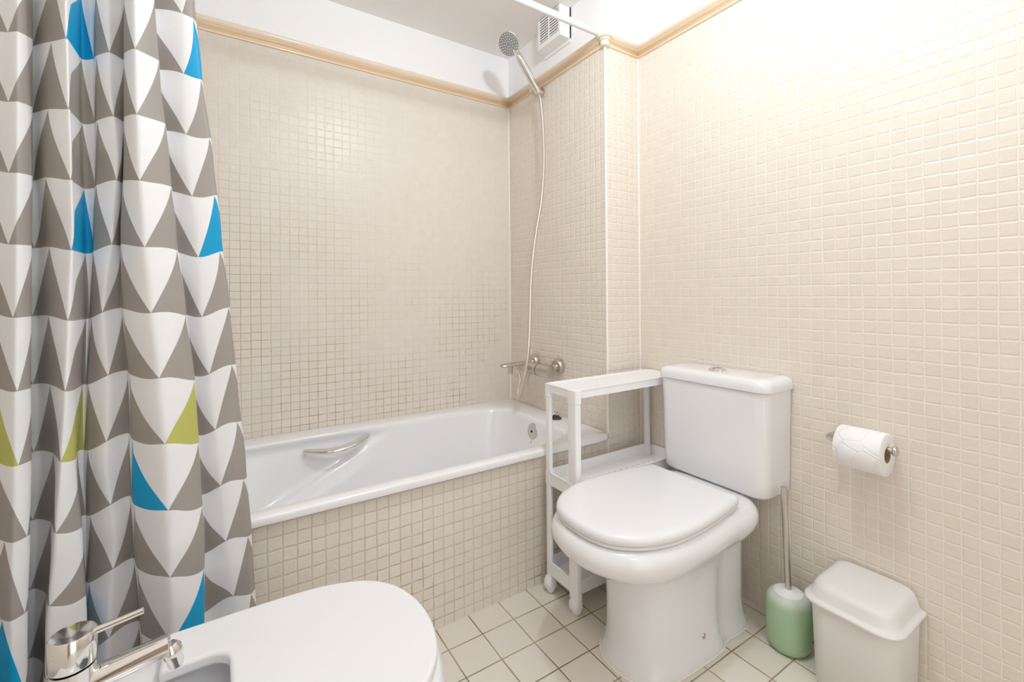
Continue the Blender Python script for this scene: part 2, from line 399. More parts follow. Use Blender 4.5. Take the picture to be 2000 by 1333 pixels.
# moulding: profile (out, z) swept along the walls
PROF = [(0, 0), (0.006, 0.0), (0.008, 0.004), (0.006, 0.010), (0.007, 0.015), (0.013, 0.019), (0.014, 0.023), (0.009, 0.026),
        (0.016, 0.030), (0.021, 0.036), (0.021, 0.043), (0.016, 0.048), (0.008, 0.050), (0, 0.050)]
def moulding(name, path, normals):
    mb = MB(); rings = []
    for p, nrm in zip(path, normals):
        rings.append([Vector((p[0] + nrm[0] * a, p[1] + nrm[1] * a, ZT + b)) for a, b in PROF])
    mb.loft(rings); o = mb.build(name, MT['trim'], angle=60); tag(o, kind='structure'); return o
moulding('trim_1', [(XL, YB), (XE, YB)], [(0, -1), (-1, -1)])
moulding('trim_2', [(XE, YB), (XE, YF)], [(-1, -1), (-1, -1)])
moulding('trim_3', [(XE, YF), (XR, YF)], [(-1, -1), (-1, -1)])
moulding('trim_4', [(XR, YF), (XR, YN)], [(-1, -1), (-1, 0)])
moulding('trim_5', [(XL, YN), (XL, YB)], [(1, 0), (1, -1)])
# corner knob of the moulding on the pier edge
mb = MB(); mb.lathe([(0.001, 0), (0.015, 0.0), (0.018, 0.004), (0.017, 0.018), (0.022, 0.020), (0.022, 0.024), (0.019, 0.027), (0.028, 0.031), (0.032, 0.041), (0.030, 0.050), (0.022, 0.059), (0.010, 0.064), (0.001, 0.065)],
                    (XE - 0.002, YF - 0.002, ZT - 0.003), n=28)
o = mb.build('trim_6', simple('pale_corner_glaze', (0.84, 0.77, 0.66, 1), 0.25)); tag(o, kind='structure')
# white vertical beads in the corners and on the pier edge
mb = MB(); mb.tube([(XE - 0.002, YB - 0.002, 0.47), (XE - 0.002, YB - 0.002, ZT)], 0.0045, 10)
o = mb.build('trim_7', MT['corner']); tag(o, kind='structure')
mb = MB(); mb.tube([(XE + 0.001, YF + 0.001, 0.0), (XE + 0.001, YF + 0.001, ZT)], 0.0050, 12)
o = mb.build('trim_8', MT['corner']); tag(o, kind='structure')
mb = MB(); mb.tube([(XR - 0.001, YF - 0.001, 0.0), (XR - 0.001, YF - 0.001, ZT)], 0.0035, 10)
o = mb.build('trim_9', MT['corner']); tag(o, kind='structure')

# ------------------------------------------------------------------ bathtub
def tub():
    t = thing('bathtub', (0.45, 1.6, 0.0), 'white enamelled bathtub set against the mosaic wall behind the tiled front', 'bathtub')
    n = 220
    def ring(x0, x1, y0, y1, z, e, shape=None):
        cx, cy, a, b = (x0 + x1) / 2, (y0 + y1) / 2, (x1 - x0) / 2, (y1 - y0) / 2; out = []
        for k in range(n):
            th = 2 * PI * k / n; c, s = math.cos(th), math.sin(th)
            q = (abs(c) ** e + abs(s) ** e) ** (-1 / e)
            out.append(Vector((cx + a * c * q, cy + b * s * q, z)))
        return out
    X0, X1, Y0, Y1 = XL + 0.002, XE - 0.003, YF - 0.020, YB - 0.002
    rings = [ring(X0, X1, Y0 + 0.010, Y1, 0.447, 60), ring(X0, X1, Y0 + 0.001, Y1, 0.4475, 60), ring(X0, X1, Y0, Y1, 0.452, 80), ring(X0, X1, Y0, Y1, 0.464, 80), ring(X0, X1, Y0 + 0.0015, Y1, 0.4675, 80), ring(X0, X1, Y0 + 0.005, Y1, 0.4695, 70),
             ring(X0 + 0.03, X1 - 0.04, Y0 + 0.020, Y1 - 0.03, 0.470, 20)]
    ix0, ix1, iy0, iy1 = XL + 0.10, 1.130, 1.292, 1.862
    rings += [ring(ix0 - 0.012, ix1 + 0.014, iy0 - 0.010, iy1 + 0.014, 0.470, 7), ring(ix0 - 0.004, ix1 + 0.006, iy0 - 0.003, iy1 + 0.005, 0.467, 6.5),
              ring(ix0, ix1, iy0, iy1, 0.460, 6)]
    NL = 26
    for i in range(1, NL + 1):
        q = i / NL; z = 0.460 - 0.345 * q
        e = 6 - 2.6 * q; k = q ** 1.2
        r = ring(ix0 + 0.36 * k, ix1 - 0.075 * k, iy0 + 0.075 * k, iy1 - 0.085 * k, z, e)
        for p in r:                                    # moulded arm rest: the wall steps out above a rising line
            if p.y > 1.6:
                zl = 0.235 + (p.x - 0.15) * 0.43
                s = min(max((z - zl) / 0.018, 0), 1); s = s * s * (3 - 2 * s)
                s2 = min(max((z - zl + 0.045) / 0.014, 0), 1); s2 = s2 * s2 * (3 - 2 * s2)
                fade = min(max((0.62 - p.x) / 0.2, 0), 1) * min(max((p.y - 1.68) / 0.06, 0), 1) * min(max((0.458 - z) / 0.025, 0), 1)
                p.y += (0.014 * s + 0.008 * s2) * fade
        rings.append(r)
    rings.append(ring(ix0 + 0.42, ix1 - 0.11, iy0 + 0.11, iy1 - 0.12, 0.100, 3.2))
    rings.append(ring(ix0 + 0.52, ix1 - 0.2, iy0 + 0.18, iy1 - 0.19, 0.096, 3))
    mb = MB(); mb.loft(rings, False, True); part(mb, 'basin', MT['enamel'], t, angle=70)
    # grab handle
    a = Vector((0.262, 1.858, 0.418)); b = Vector((0.500, 1.862, 0.438)); pts = []; rr = []
    for i in range(25):
        q = i / 24; w_ = math.sin(PI * q)
        pts.append(a.lerp(b, q) + Vector((0, -0.050 * w_ ** 0.8, -0.012 * w_))); rr.append(0.010 + 0.011 * w_ ** 0.5)
    mb = MB(); mb.tube(pts, rr, 16, flat=0.55); tag(part(mb, 'grab_handle', MT['chrome'], t), 'curved chrome grab handle')
    # overflow
    xo = 1.124; c = Vector((xo, 1.585, 0.412))
    mb = MB(); mb.lathe([(0.001, 0.0), (0.036, 0.0), (0.037, 0.003), (0.034, 0.007), (0.020, 0.009), (0.006, 0.0095), (0.001, 0.0095)], c + Vector((0.004, 0, 0)), (-1, 0, 0.12), 36)
    ov = part(mb, 'overflow_cover', MT['satin'], t)
    mb = MB(); mb.lathe([(0.001, 0), (0.005, 0), (0.004, 0.003), (0.001, 0.003)], c + Vector((-0.0055, 0, 0.002)), (-1, 0, 0.12), 12)
    o = mb.build('screw', MT['dark'], ov); local(o)
    mb = MB(); mb.tube([c + Vector((-0.006, 0, -0.034)), c + Vector((-0.009, 0, -0.045)), c + Vector((-0.007, 0, -0.062))], 0.0028, 8)
    part(mb, 'chain_stub', MT['satin'], t)
    mb = MB(); mb.lathe([(0.001, 0), (0.032, 0), (0.032, 0.003), (0.026, 0.004), (0.001, 0.003)], (0.86, 1.585, 0.0965), n=30)
    part(mb, 'drain', MT['chrome'], t)
    return t
tub()
mb = MB(); mb.lathe([(0.001, 0), (0.024, 0.0), (0.026, 0.002), (0.024, 0.005), (0.017, 0.007), (0.015, 0.012), (0.011, 0.014), (0.001, 0.014)], (1.203, 1.525, 0.4705), n=28)
plug = thing('bath_plug', (1.203, 1.525, 0.4705), 'small black bath plug lying on the tub ledge behind the cart', 'bath plug')
part(mb, 'stopper', MT['rubber'], plug)
mb = MB()
for k in range(2):
    cc = Vector((1.203, 1.525, 0.490)); mb.tube([cc + Vector((0.010 * math.cos(a), 0.003 * k, 0.008 * math.sin(a))) for a in [2 * PI * i / 16 for i in range(17)]], 0.0018, 6)
part(mb, 'pull_ring', MT['chrome'], plug)

# ------------------------------------------------------------------ curtain
LV = [0, 150, 300, 450, 600, 750, 900, 1050, 1200]
TR = [  # u (one or per level), depth (top, bottom), x at the nine heights
    ([.15, .12, .1, .1, -.05, -.2, -.25, -.5, -.5], (1.225, 1.15), [-22] * 9),
    ([.42, .40, .38, .38, .24, .10, .05, -.18, -.2], (1.205, 1.130), [7, 7, 6, 5, 4, 1, -4, -8, -12]),
    ([.70, .68, .68, .68, .58, .45, .42, .18, .18], (1.182, 1.105), [34, 34, 34, 33, 32, 30, 28, 26, 22]),
    ([.96, .95, .95, .95, .93, .86, .84, .6, .6], (1.205, 1.125), [63, 63, 63, 62, 61, 60, 60, 58, 54]),
    (1.30, (1.232, 1.205), [57, 57, 56, 55, 52, 50, 50, 48, 44]),
    (1.62, (1.222, 1.222), [72, 70, 68, 76, 72, 74, 76, 72, 66]),
    (2.0, (1.190, 1.185), [103, 98, 87, 97, 95, 98, 104, 98, 88]),
    (2.5, (1.150, 1.135), [127, 131, 137, 140, 133, 127, 118, 108, 96]),
    (2.82, (1.170, 1.150), [138, 139, 141, 147, 149, 144, 146, 160, 168]),
    (3.0, (1.232, 1.205), [158, 159, 162, 166, 168, 160, 150, 158, 164]),
    (3.45, (1.225, 1.222), [180, 182, 185, 184, 174, 168, 162, 168, 166]),
    (4.0, (1.212, 1.205), [187, 189, 191, 183, 180, 172, 171, 178, 172]),
    (4.5, (1.200, 1.180), [212, 214, 230, 220, 200, 212, 206, 224, 214]),
    (4.95, (1.226, 1.212), [242, 242, 242, 235, 238, 250, 252, 258, 270]),
    (6.08, (1.190, 1.165), [243, 243, 243, 238, 242, 256, 262, 266, 276]),
    (6.5, (1.150, 1.095), [262, 265, 270, 281, 295, 312, 325, 331, 334]),
    (7.0, (1.180, 1.130), [302, 312, 329, 342, 361, 380, 389, 398, 398]),
    (8.10, (1.224, 1.205), [293, 308, 326, 342, 361, 378, 387, 397, 396]),
    (8.5, (1.205, 1.185), [355, 359, 365, 385, 394, 411, 428, 441, 460]),
    (9.0, (1.208, 1.190), [374, 392, 412, 424, 446, 454, 473, 484, 492]),
    (9.12, (1.222, 1.205), [380, 395, 416, 432, 449, 464, 480, 492, 501]),
]
def lerp_list(xs, y):
    if y <= LV[0]: return xs[0] + (xs[1] - xs[0]) * (y - LV[0]) / 150 * 0.4
    if y >= LV[-1]: return xs[-1] + (xs[-1] - xs[-2]) * (y - LV[-1]) / 150 * 0.5
    i = min(int(y // 150), len(xs) - 2); f = (y - LV[i]) / 150; f = f * f * (3 - 2 * f) * 0.5 + f * 0.5
    return xs[i] + (xs[i + 1] - xs[i]) * f
def curtain():
    NZ = 150; SUB = 8; Z0, Z1 = 1.965, 0.115
    rod_y = YF + 0.010
    rows = []
    for iz in range(NZ + 1):
        z = Z0 + (Z1 - Z0) * iz / NZ; line = []
        fz = min(max((1.60 - z) / 1.45, 0), 1)
        top = min(max((z - 1.60) / 0.38, 0), 1); top = top * top * (3 - 2 * top)
        for (u, (ya, yb), xs) in TR:
            Y = ya + (yb - ya) * fz
            y = 577.5 - F_PX * (z - 1.0) / 0.92
            for _ in range(6):
                r = ray(lerp_list(xs, y), y); t = Y / r.y; y = 577.5 - F_PX * (z - 1.0) / (t * 1.0)
            p = CAM + ray(lerp_list(xs, y), y) * t
            uu = lerp_list(u, y) if isinstance(u, list) else u
            line.append((p.x, Y * (1 - top) + (rod_y + (Y - 1.20) * 0.6) * top, uu))
        sm = []
        L = len(line)
        for i in range(L - 1):
            p0, p1, p2, p3 = [Vector(line[max(min(j, L - 1), 0)]) for j in (i - 1, i, i + 1, i + 2)]
            for k in range(SUB):
                t = k / SUB
                c = 0.5 * ((2 * p1) + (p2 - p0) * t + (2 * p0 - 5 * p1 + 4 * p2 - p3) * t * t + (3 * p1 - p0 - 3 * p2 + p3) * t ** 3)
                l = p1.lerp(p2, t); c = c.lerp(l, 0.45)
                sm.append((max(c.x, XL + 0.006), min(c.y, 1.236 if z < 0.5 else 1.3), l.z, z))
        q = line[-1]; sm.append((q[0], q[1], q[2], z))
        rows.append(sm)
    W = len(rows[0]); verts = []; uvs = []
    from mathutils import noise as mn
    for sm in rows:
        for (x, y, u, z) in sm:
            sag = 0.006 * math.sin(x * 31) + 0.004 * math.sin(x * 67 + 1.0)
            low = min(max((1.15 - z) / 0.8, 0.15), 1.0) * (1 - min(max((0.35 - x) / 0.5, 0), 1) * 0.0)
            wr = mn.noise(Vector((x * 13, z * 5, 1.7))) * 0.007 * low + mn.noise(Vector((x * 30, z * 17, 5.1))) * 0.0035 * low
            if z < 1.9: y = min(y + wr, 1.237 if z < 0.55 else 1.3)
            verts.append((x, y, z)); uvs.append((u, (0.97 - z + sag * (0.5 + 0.8 * (1.9 - z))) / 0.13))
    faces = [(i * W + j, i * W + j + 1, (i + 1) * W + j + 1, (i + 1) * W + j) for i in range(NZ) for j in range(W - 1)]
    me = bpy.data.meshes.new('shower_curtain'); me.from_pydata(verts, [], faces)
    ul = me.uv_layers.new(name='UVMap')
    for p in me.polygons:
        p.use_smooth = True
        for li in p.loop_indices:
            a = uvs[me.loops[li].vertex_index]; ul.data[li].uv = (a[0] / 10.0, (a[1] + 10.0) / 20.0)
    me.materials.append(MT['curtain'])
    root = thing('shower_curtain', (0, rod_y, Z0), 'shower curtain printed with grey and white triangles and a few blue and green ones', 'shower curtain')
    o = bpy.data.objects.new('cloth', me); COL.objects.link(o); o.parent = root; local(o)
    md = o.modifiers.new('solid', 'SOLIDIFY'); md.thickness = 0.0006; md.offset = 0
    top = rows[0]
    for k in range(10):
        x = top[int((k + 0.5) * W / 10)][0]
        mb = MB(); zc = 2.005; mb.tube([(x, rod_y + 0.022 * math.sin(a), zc - 0.008 + 0.034 * math.cos(a)) for a in [2 * PI * i / 20 for i in range(21)]], 0.0018, 6)
        part(mb, 'curtain_ring', MT['white_metal'], root)
curtain()
mb = MB(); mb.tube([(XL + 0.001, YF + 0.010, 2.008), (XE - 0.018, YF + 0.010, 2.008)], 0.0125, 20)
rod = thing('curtain_rod', (XE, YF + 0.010, 2.008), 'white shower curtain rod running up to the tiled pier corner', 'curtain rod')
part(mb, 'rod', MT['white_metal'], rod)
mb = MB(); mb.lathe([(0.001, 0), (0.020, 0), (0.020, 0.005), (0.0155, 0.010), (0.0155, 0.022), (0.001, 0.022)], (XE - 0.001, YF + 0.010, 2.008), (-1, 0, 0), 24)
part(mb, 'end_socket', MT['white_metal'], rod)

# ------------------------------------------------------------------ shower: mixer, hose, head
def mixer():
    z = 0.668; ys = (1.731, 1.551)
    t = thing('bath_mixer', (XE, 1.64, z), 'chrome wall-mounted bath mixer above the right end of the tub', 'faucet')
    for y in ys:
        mb = MB(); mb.lathe([(0.001, 0), (0.033, 0), (0.034, 0.004), (0.033, 0.018), (0.030, 0.022), (0.016, 0.024), (0.014, 0.045), (0.001, 0.045)], (XE - 0.001, y, 0.688), (-1, 0, -0.12), 32)
        part(mb, 'escutcheon', MT['satin'], t)
    ax = Vector((1.192, 1.745, z)); mb = MB()
    mb.lathe([(0.001, 0), (0.024, 0), (0.027, 0.003), (0.027, 0.195), (0.024, 0.200), (0.001, 0.200)], ax, (0, -1, 0), 36)
    part(mb, 'body', MT['satin'], t)
    mb = MB(); mb.lathe([(0.0265, 0), (0.0278, 0.0005), (0.0278, 0.003), (0.0265, 0.0035)], ax + Vector((0, -0.118, 0)), (0, -1, 0), 36)
    part(mb, 'seam_ring', MT['dark'], t)
    # flat spout towards the tub
    pts = [(1.200, 1.712, 0.684), (1.17, 1.712, 0.688), (1.13, 1.714, 0.6885), (1.09, 1.716, 0.687), (1.062, 1.717, 0.685), (1.050, 1.717, 0.684)]
    mb = MB(); mb.tube(pts, [0.020, 0.022, 0.023, 0.023, 0.022, 0.016], 18, flat=0.42); sp = part(mb, 'spout', MT['satin'], t)
    mb = MB(); mb.lathe([(0.001, 0), (0.010, 0), (0.0115, 0.003), (0.0115, 0.030), (0.001, 0.030)], (1.096, 1.716, 0.648), n=24); o = mb.build('aerator', MT['satin'], sp); local(o)
    mb = MB(); mb.lathe([(0.001, 0), (0.008, 0), (0.010, 0.003), (0.010, 0.040), (0.001, 0.040)], (1.135, 1.712, 0.645), n=24); part(mb, 'hose_outlet', MT['chrome'], t)
    mb = MB(); mb.tube([(1.180, 1.690, 0.655), (1.172, 1.690, 0.598)], 0.0045, 10); part(mb, 'lever', MT['satin'], t)
mixer()
def hose(root):
    P = [(1056, 200, 1.190), (1059.5, 240, 1.186), (1062, 300, 1.178), (1060.5, 350, 1.172), (1056, 400, 1.166), (1049, 440, 1.160), (1042, 490, 1.152), (1037, 545, 1.146),
         (1035, 610, 1.140), (1033.5, 660, 1.130), (1030, 700, 1.120), (1024, 735, 1.112), (1018, 760, 1.108), (1013, 776, 1.108), (1011, 778, 1.110), (1012, 762, 1.118), (1015.5, 742, 1.128)]
    pts = [on_x(*p) for p in P] + [Vector((1.135, 1.712, 0.648))]
    pts = [on_x(1052, 183, 1.192)] + pts
    c = catmull(pts, 10); mb = MB(); rings = []
    mb.tube(c, 0.0078, 12)
    part(mb, 'hose', MT['hose'], root)
def hose_mat():
    m, nt, b = new_mat('spiral_metal_hose'); b.inputs['Metallic'].default_value = 0.85; b.inputs['Roughness'].default_value = 0.3
    b.inputs['Base Color'].default_value = (0.72, 0.66, 0.60, 1)
    geo = N(nt, 'ShaderNodeNewGeometry'); wv = N(nt, 'ShaderNodeTexWave'); wv.bands_direction = 'Z'; wv.inputs['Scale'].default_value = 110
    nt.links.new(geo.outputs['Position'], wv.inputs['Vector'])
    bn = N(nt, 'ShaderNodeBump'); bn.inputs['Strength'].default_value = 0.5; bn.inputs['Distance'].default_value = 0.001
    nt.links.new(wv.outputs['Fac'], bn.inputs['Height']); nt.links.new(bn.outputs[0], b.inputs['Normal']); return m
MT['hose'] = hose_mat()
def shower_head():
    t = thing('hand_shower', (1.19, 1.675, 1.93), 'chrome hand shower on a long silver hose, its round face tilted above the tub corner', 'hand shower')
    br = thing('shower_bracket', (XE, 1.668, 1.932), 'small chrome wall bracket holding the hand shower just under the moulding', 'shower bracket')
    hose(t)
    hc = on_x(994, 86, 1.045); base = on_x(1052, 182, 1.190); neck = on_x(1013, 110, 1.085)
    # wall holder
    mb = MB(); mb.lathe([(0.001, 0), (0.021, 0.0), (0.022, 0.004), (0.019, 0.030), (0.016, 0.052), (0.011, 0.060), (0.001, 0.061)], (XE - 0.001, 1.668, 1.932), (-1, 0.10, 0.05), 30)
    part(mb, 'cone', MT['satin'], br)
    nrm = Vector((-0.84, -0.50, -0.74)).normalized()
    # handle
    d = (neck - base)
    pts = [base, base.lerp(neck, 0.2), base.lerp(neck, 0.5), base.lerp(neck, 0.8), neck, neck.lerp(hc, 0.5) - nrm * 0.012]
    mb = MB(); mb.tube(catmull(pts, 5), [0.0130 + 0.0045 * math.sin(PI * min(i / 22, 1)) for i in range(26)], 20); part(mb, 'handle', MT['chrome'], t)
    mb = MB(); mb.tube([base.lerp(neck, 0.60) + Vector((-0.011, -0.006, -0.002)), base.lerp(neck, 0.70) + Vector((-0.011, -0.006, -0.002))], 0.005, 8); part(mb, 'button', MT['dark'], t)
    mb = MB(); mb.lathe([(0.001, -0.022), (0.020, -0.020), (0.040, -0.012), (0.050, -0.003), (0.050, 0.002), (0.047, 0.004), (0.001, 0.004)], hc, nrm, 44)
    sh = part(mb, 'shower_head', MT['chrome'], t)
    mb = MB(); mb.lathe([(0.001, 0.0035), (0.045, 0.0035), (0.044, 0.0055), (0.001, 0.006)], hc, nrm, 44)
    pl = part(mb, 'spray_face', simple('grey_spray_face', (0.27, 0.27, 0.27, 1), 0.35), sh)
    a = nrm.cross(Vector((0, 0, 1))).normalized(); b = nrm.cross(a); mb = MB()
    for r, k in ((0.010, 6), (0.020, 12), (0.030, 18), (0.039, 22)):
        for i in range(k):
            q = 2 * PI * i / k; c = hc + (a * math.cos(q) + b * math.sin(q)) * r + nrm * 0.0055
            mb.lathe([(0.001, 0), (0.0022, 0), (0.0015, 0.0022), (0.0005, 0.0022)], c, nrm, 8)
    o = mb.build('nozzles', simple('pale_nozzle', (0.75, 0.75, 0.75, 1), 0.4), sh); local(o)
shower_head()

# ------------------------------------------------------------------ fan
def fan():
    x0, y0, y1, z0, z1 = 1.190, 1.460, 1.615, 2.084, ZC - 0.001
    t = thing('extractor_fan', (XE, 1.54, z0), 'white square extractor fan with slatted grille high on the wall by the rod', 'extractor fan')
    mb = MB(); e = 0.012
    mb.box((x0 + 0.006, y0, z0), (XE - 0.001, y1, z1))
    h = part(mb, 'housing', MT['plastic'], t, smooth_=False)
    mb = MB(); mb.box((XE - 0.0075, y0, z0 - 0.014), (XE - 0.001, y1 + 0.020, z1)); part(mb, 'wall_plate', MT['plaster'], t, smooth_=False)
    # grille: frame, dark recess and slats
    mb = MB(); a = (x0, y0, z0); 
    mb.box((x0, y0, z0), (x0 + 0.006, y0 + e, z1)); mb.box((x0, y1 - e, z0), (x0 + 0.006, y1, z1)); mb.box((x0, y0 + e, z0), (x0 + 0.006, y1 - e, z0 + e + 0.01))
    g = part(mb, 'grille_frame', MT['plastic'], t, smooth_=False)
    mb = MB(); mb.box((x0 + 0.0052, y0 + e, z0 + e), (x0 + 0.0062, y1 - e, z1)); o = mb.build('recess', simple('brown_recess', (0.16, 0.12, 0.08, 1), 0.7), g, smooth_=False); local(o)
    mb = MB(); zz = z0 + 0.026
    while zz < z1 - 0.004:
        mb.box((x0 + 0.0005, y0 + e, zz), (x0 + 0.0030, y1 - e, zz + 0.0064)); zz += 0.0118
    mb.box((x0 - 0.0004, (y0 + y1) / 2 - 0.003, z0 + e), (x0 + 0.004, (y0 + y1) / 2 + 0.003, z1))
    o = mb.build('slats', MT['plastic'], g, smooth_=False); local(o)
fan()

# ------------------------------------------------------------------ toilet
def toilet():
    YC = 0.865; C = (1.03, YC)
    t = thing('toilet', (1.10, YC, 0.0), 'white close-coupled toilet with closed lid standing against the right wall', 'toilet')
    sym = lambda L: [(x, YC - y) for x, y in L] + [(x, YC + y) for x, y in reversed(L) if y > 1e-6]
    bowl = radial(sym([(1.345, 0.0), (1.34, 0.07), (1.318, 0.135), (1.265, 0.172), (1.16, 0.180), (1.04, 0.190), (0.92, 0.190), (0.83, 0.172), (0.762, 0.125), (0.728, 0.06), (0.720, 0.0)]), C, 120)
    ped = radial(sym([(1.345, 0.0), (1.345, 0.06), (1.330, 0.088), (1.27, 0.092), (1.205, 0.088), (1.19, 0.095), (1.165, 0.104), (1.08, 0.104), (0.99, 0.100), (0.93, 0.082), (0.899, 0.045), (0.890, 0.0)]), C, 120)
    bl = lambda q: [a.lerp(b, q) for a, b in zip(bowl, ped)]
    rings = [at_z(inset(ped, -0.016), 0.0), at_z(inset(ped, -0.016), 0.008), at_z(inset(ped, -0.010), 0.018), at_z(inset(ped, -0.004), 0.040), at_z(ped, 0.075), at_z(ped, 0.16), at_z(bl(0.985), 0.215),
             at_z(bl(0.93), 0.245), at_z(bl(0.83), 0.268), at_z(bl(0.66), 0.286), at_z(bl(0.42), 0.303), at_z(bl(0.20), 0.320), at_z(bl(0.07), 0.337), at_z(bl(0.0), 0.355),
             at_z(inset(bowl, 0.001), 0.372), at_z(inset(bowl, 0.007), 0.386), at_z(inset(bowl, 0.018), 0.396), at_z(shrink(bowl, 0.90), 0.3985), at_z(shrink(bowl, 0.8), 0.399)]
    mb = MB(); mb.loft(rings); part(mb, 'bowl', MT['ceramic'], t, angle=70)
    # silicone bead where the foot meets the floor
    mb = MB(); R = at_z(inset(ped, -0.018), 0.002); mb.tube(R + [R[0]], 0.0028, 6, caps=False); part(mb, 'sealant', MT['corner'], t)
    lidc = radial(sym([(1.213, 0.0), (1.213, 0.07), (1.213, 0.140), (1.206, 0.152), (1.17, 0.159), (1.10, 0.170), (1.0, 0.180), (0.90, 0.177), (0.82, 0.152), (0.765, 0.105), (0.742, 0.05), (0.738, 0.0)]), C, 120)
    s = inset(lidc, 0.004)
    mb = MB(); mb.loft([at_z(inset(s, 0.008), 0.3995), at_z(inset(s, 0.001), 0.402), at_z(s, 0.406), at_z(inset(s, 0.003), 0.4105), at_z(inset(s, 0.012), 0.4115)]); part(mb, 'seat', MT['seat'], t, angle=60)
    rr = [(0.010, 0.4122), (0.002, 0.4130), (0.0, 0.417), (0.0, 0.424), (0.0025, 0.430), (0.008, 0.4345), (0.015, 0.4360)]
    mb = MB(); mb.loft([at_z(inset(lidc, a), z) for a, z in rr] + [at_z(shrink(lidc, k), z) for k, z in ((0.88, 0.4365), (0.7, 0.4370), (0.4, 0.4374))]); part(mb, 'lid', MT['seat'], t, angle=60)
    for dy in (-0.085, 0.085):
        mb = MB(); mb.tube([(1.226, YC + dy - 0.022, 0.408), (1.226, YC + dy + 0.022, 0.408)], 0.009, 14); part(mb, 'hinge', MT['chrome'], t)
    # cistern
    def cring(d, z, r=0.036): return at_z(rrect(1.288 + d, 1.4335, 0.681 + d, 1.052 - d, r, 8, (0.006, r, r, 0.006)), z)
    mb = MB(); mb.loft([cring(0.022, 0.402), cring(0.012, 0.404), cring(0.006, 0.412), cring(0.004, 0.45), cring(0.0, 0.70), cring(0.0, 0.712)]); part(mb, 'cistern', MT['ceramic'], t, angle=60)
    mb = MB(); mb.loft([cring(-0.001, 0.7135), cring(-0.006, 0.7145), cring(-0.0065, 0.722), cring(-0.006, 0.732), cring(-0.002, 0.743), cring(0.008, 0.7495), cring(0.025, 0.7515, 0.03)]); cl = part(mb, 'cistern_lid', MT['ceramic'], t, angle=60)
    mb = MB(); mb.box((1.352, 0.722, 0.7512), (1.3545, 0.728, 0.7519)); mb.box((1.352, 0.730, 0.7512), (1.3545, 0.7335, 0.7519)); mb.box((1.352, 0.7355, 0.7512), (1.3545, 0.742, 0.7519))
    o = mb.build('maker_mark', MT['ink'], cl, smooth_=False); local(o)
    mb = MB(); cx, cy = 1.352, 0.868
    mb.lathe([(0.001, 0), (0.027, 0), (0.027, 0.004), (0.024, 0.007), (0.018, 0.0085), (0.001, 0.009)], (cx, cy, 0.751), n=36); fb = part(mb, 'flush_button', MT['chrome'], t)
    mb = MB(); mb.box((cx - 0.019, cy - 0.001, 0.7575), (cx + 0.019, cy + 0.001, 0.7598)); mb.box((cx - 0.016, cy + 0.006, 0.7585), (cx + 0.016, cy + 0.0085, 0.7600)); o = mb.build('button_split', MT['dark'], fb, smooth_=False); local(o)
    bp = on_y(1373, 1243, YC - 0.104); mb = MB(); mb.lathe([(0.001, 0), (0.0085, 0), (0.0085, 0.002), (0.006, 0.005), (0.001, 0.005)], (bp.x, YC - 0.1035, bp.z), (0, -1, 0), 20); part(mb, 'bolt_cap', MT['satin'], t)
    mb = MB(); mb.tube([(1.36, 0.80, 0.405), (1.36, 0.80, 0.36)], 0.012, 12); part(mb, 'flush_pipe', MT['ceramic'], t)
toilet()

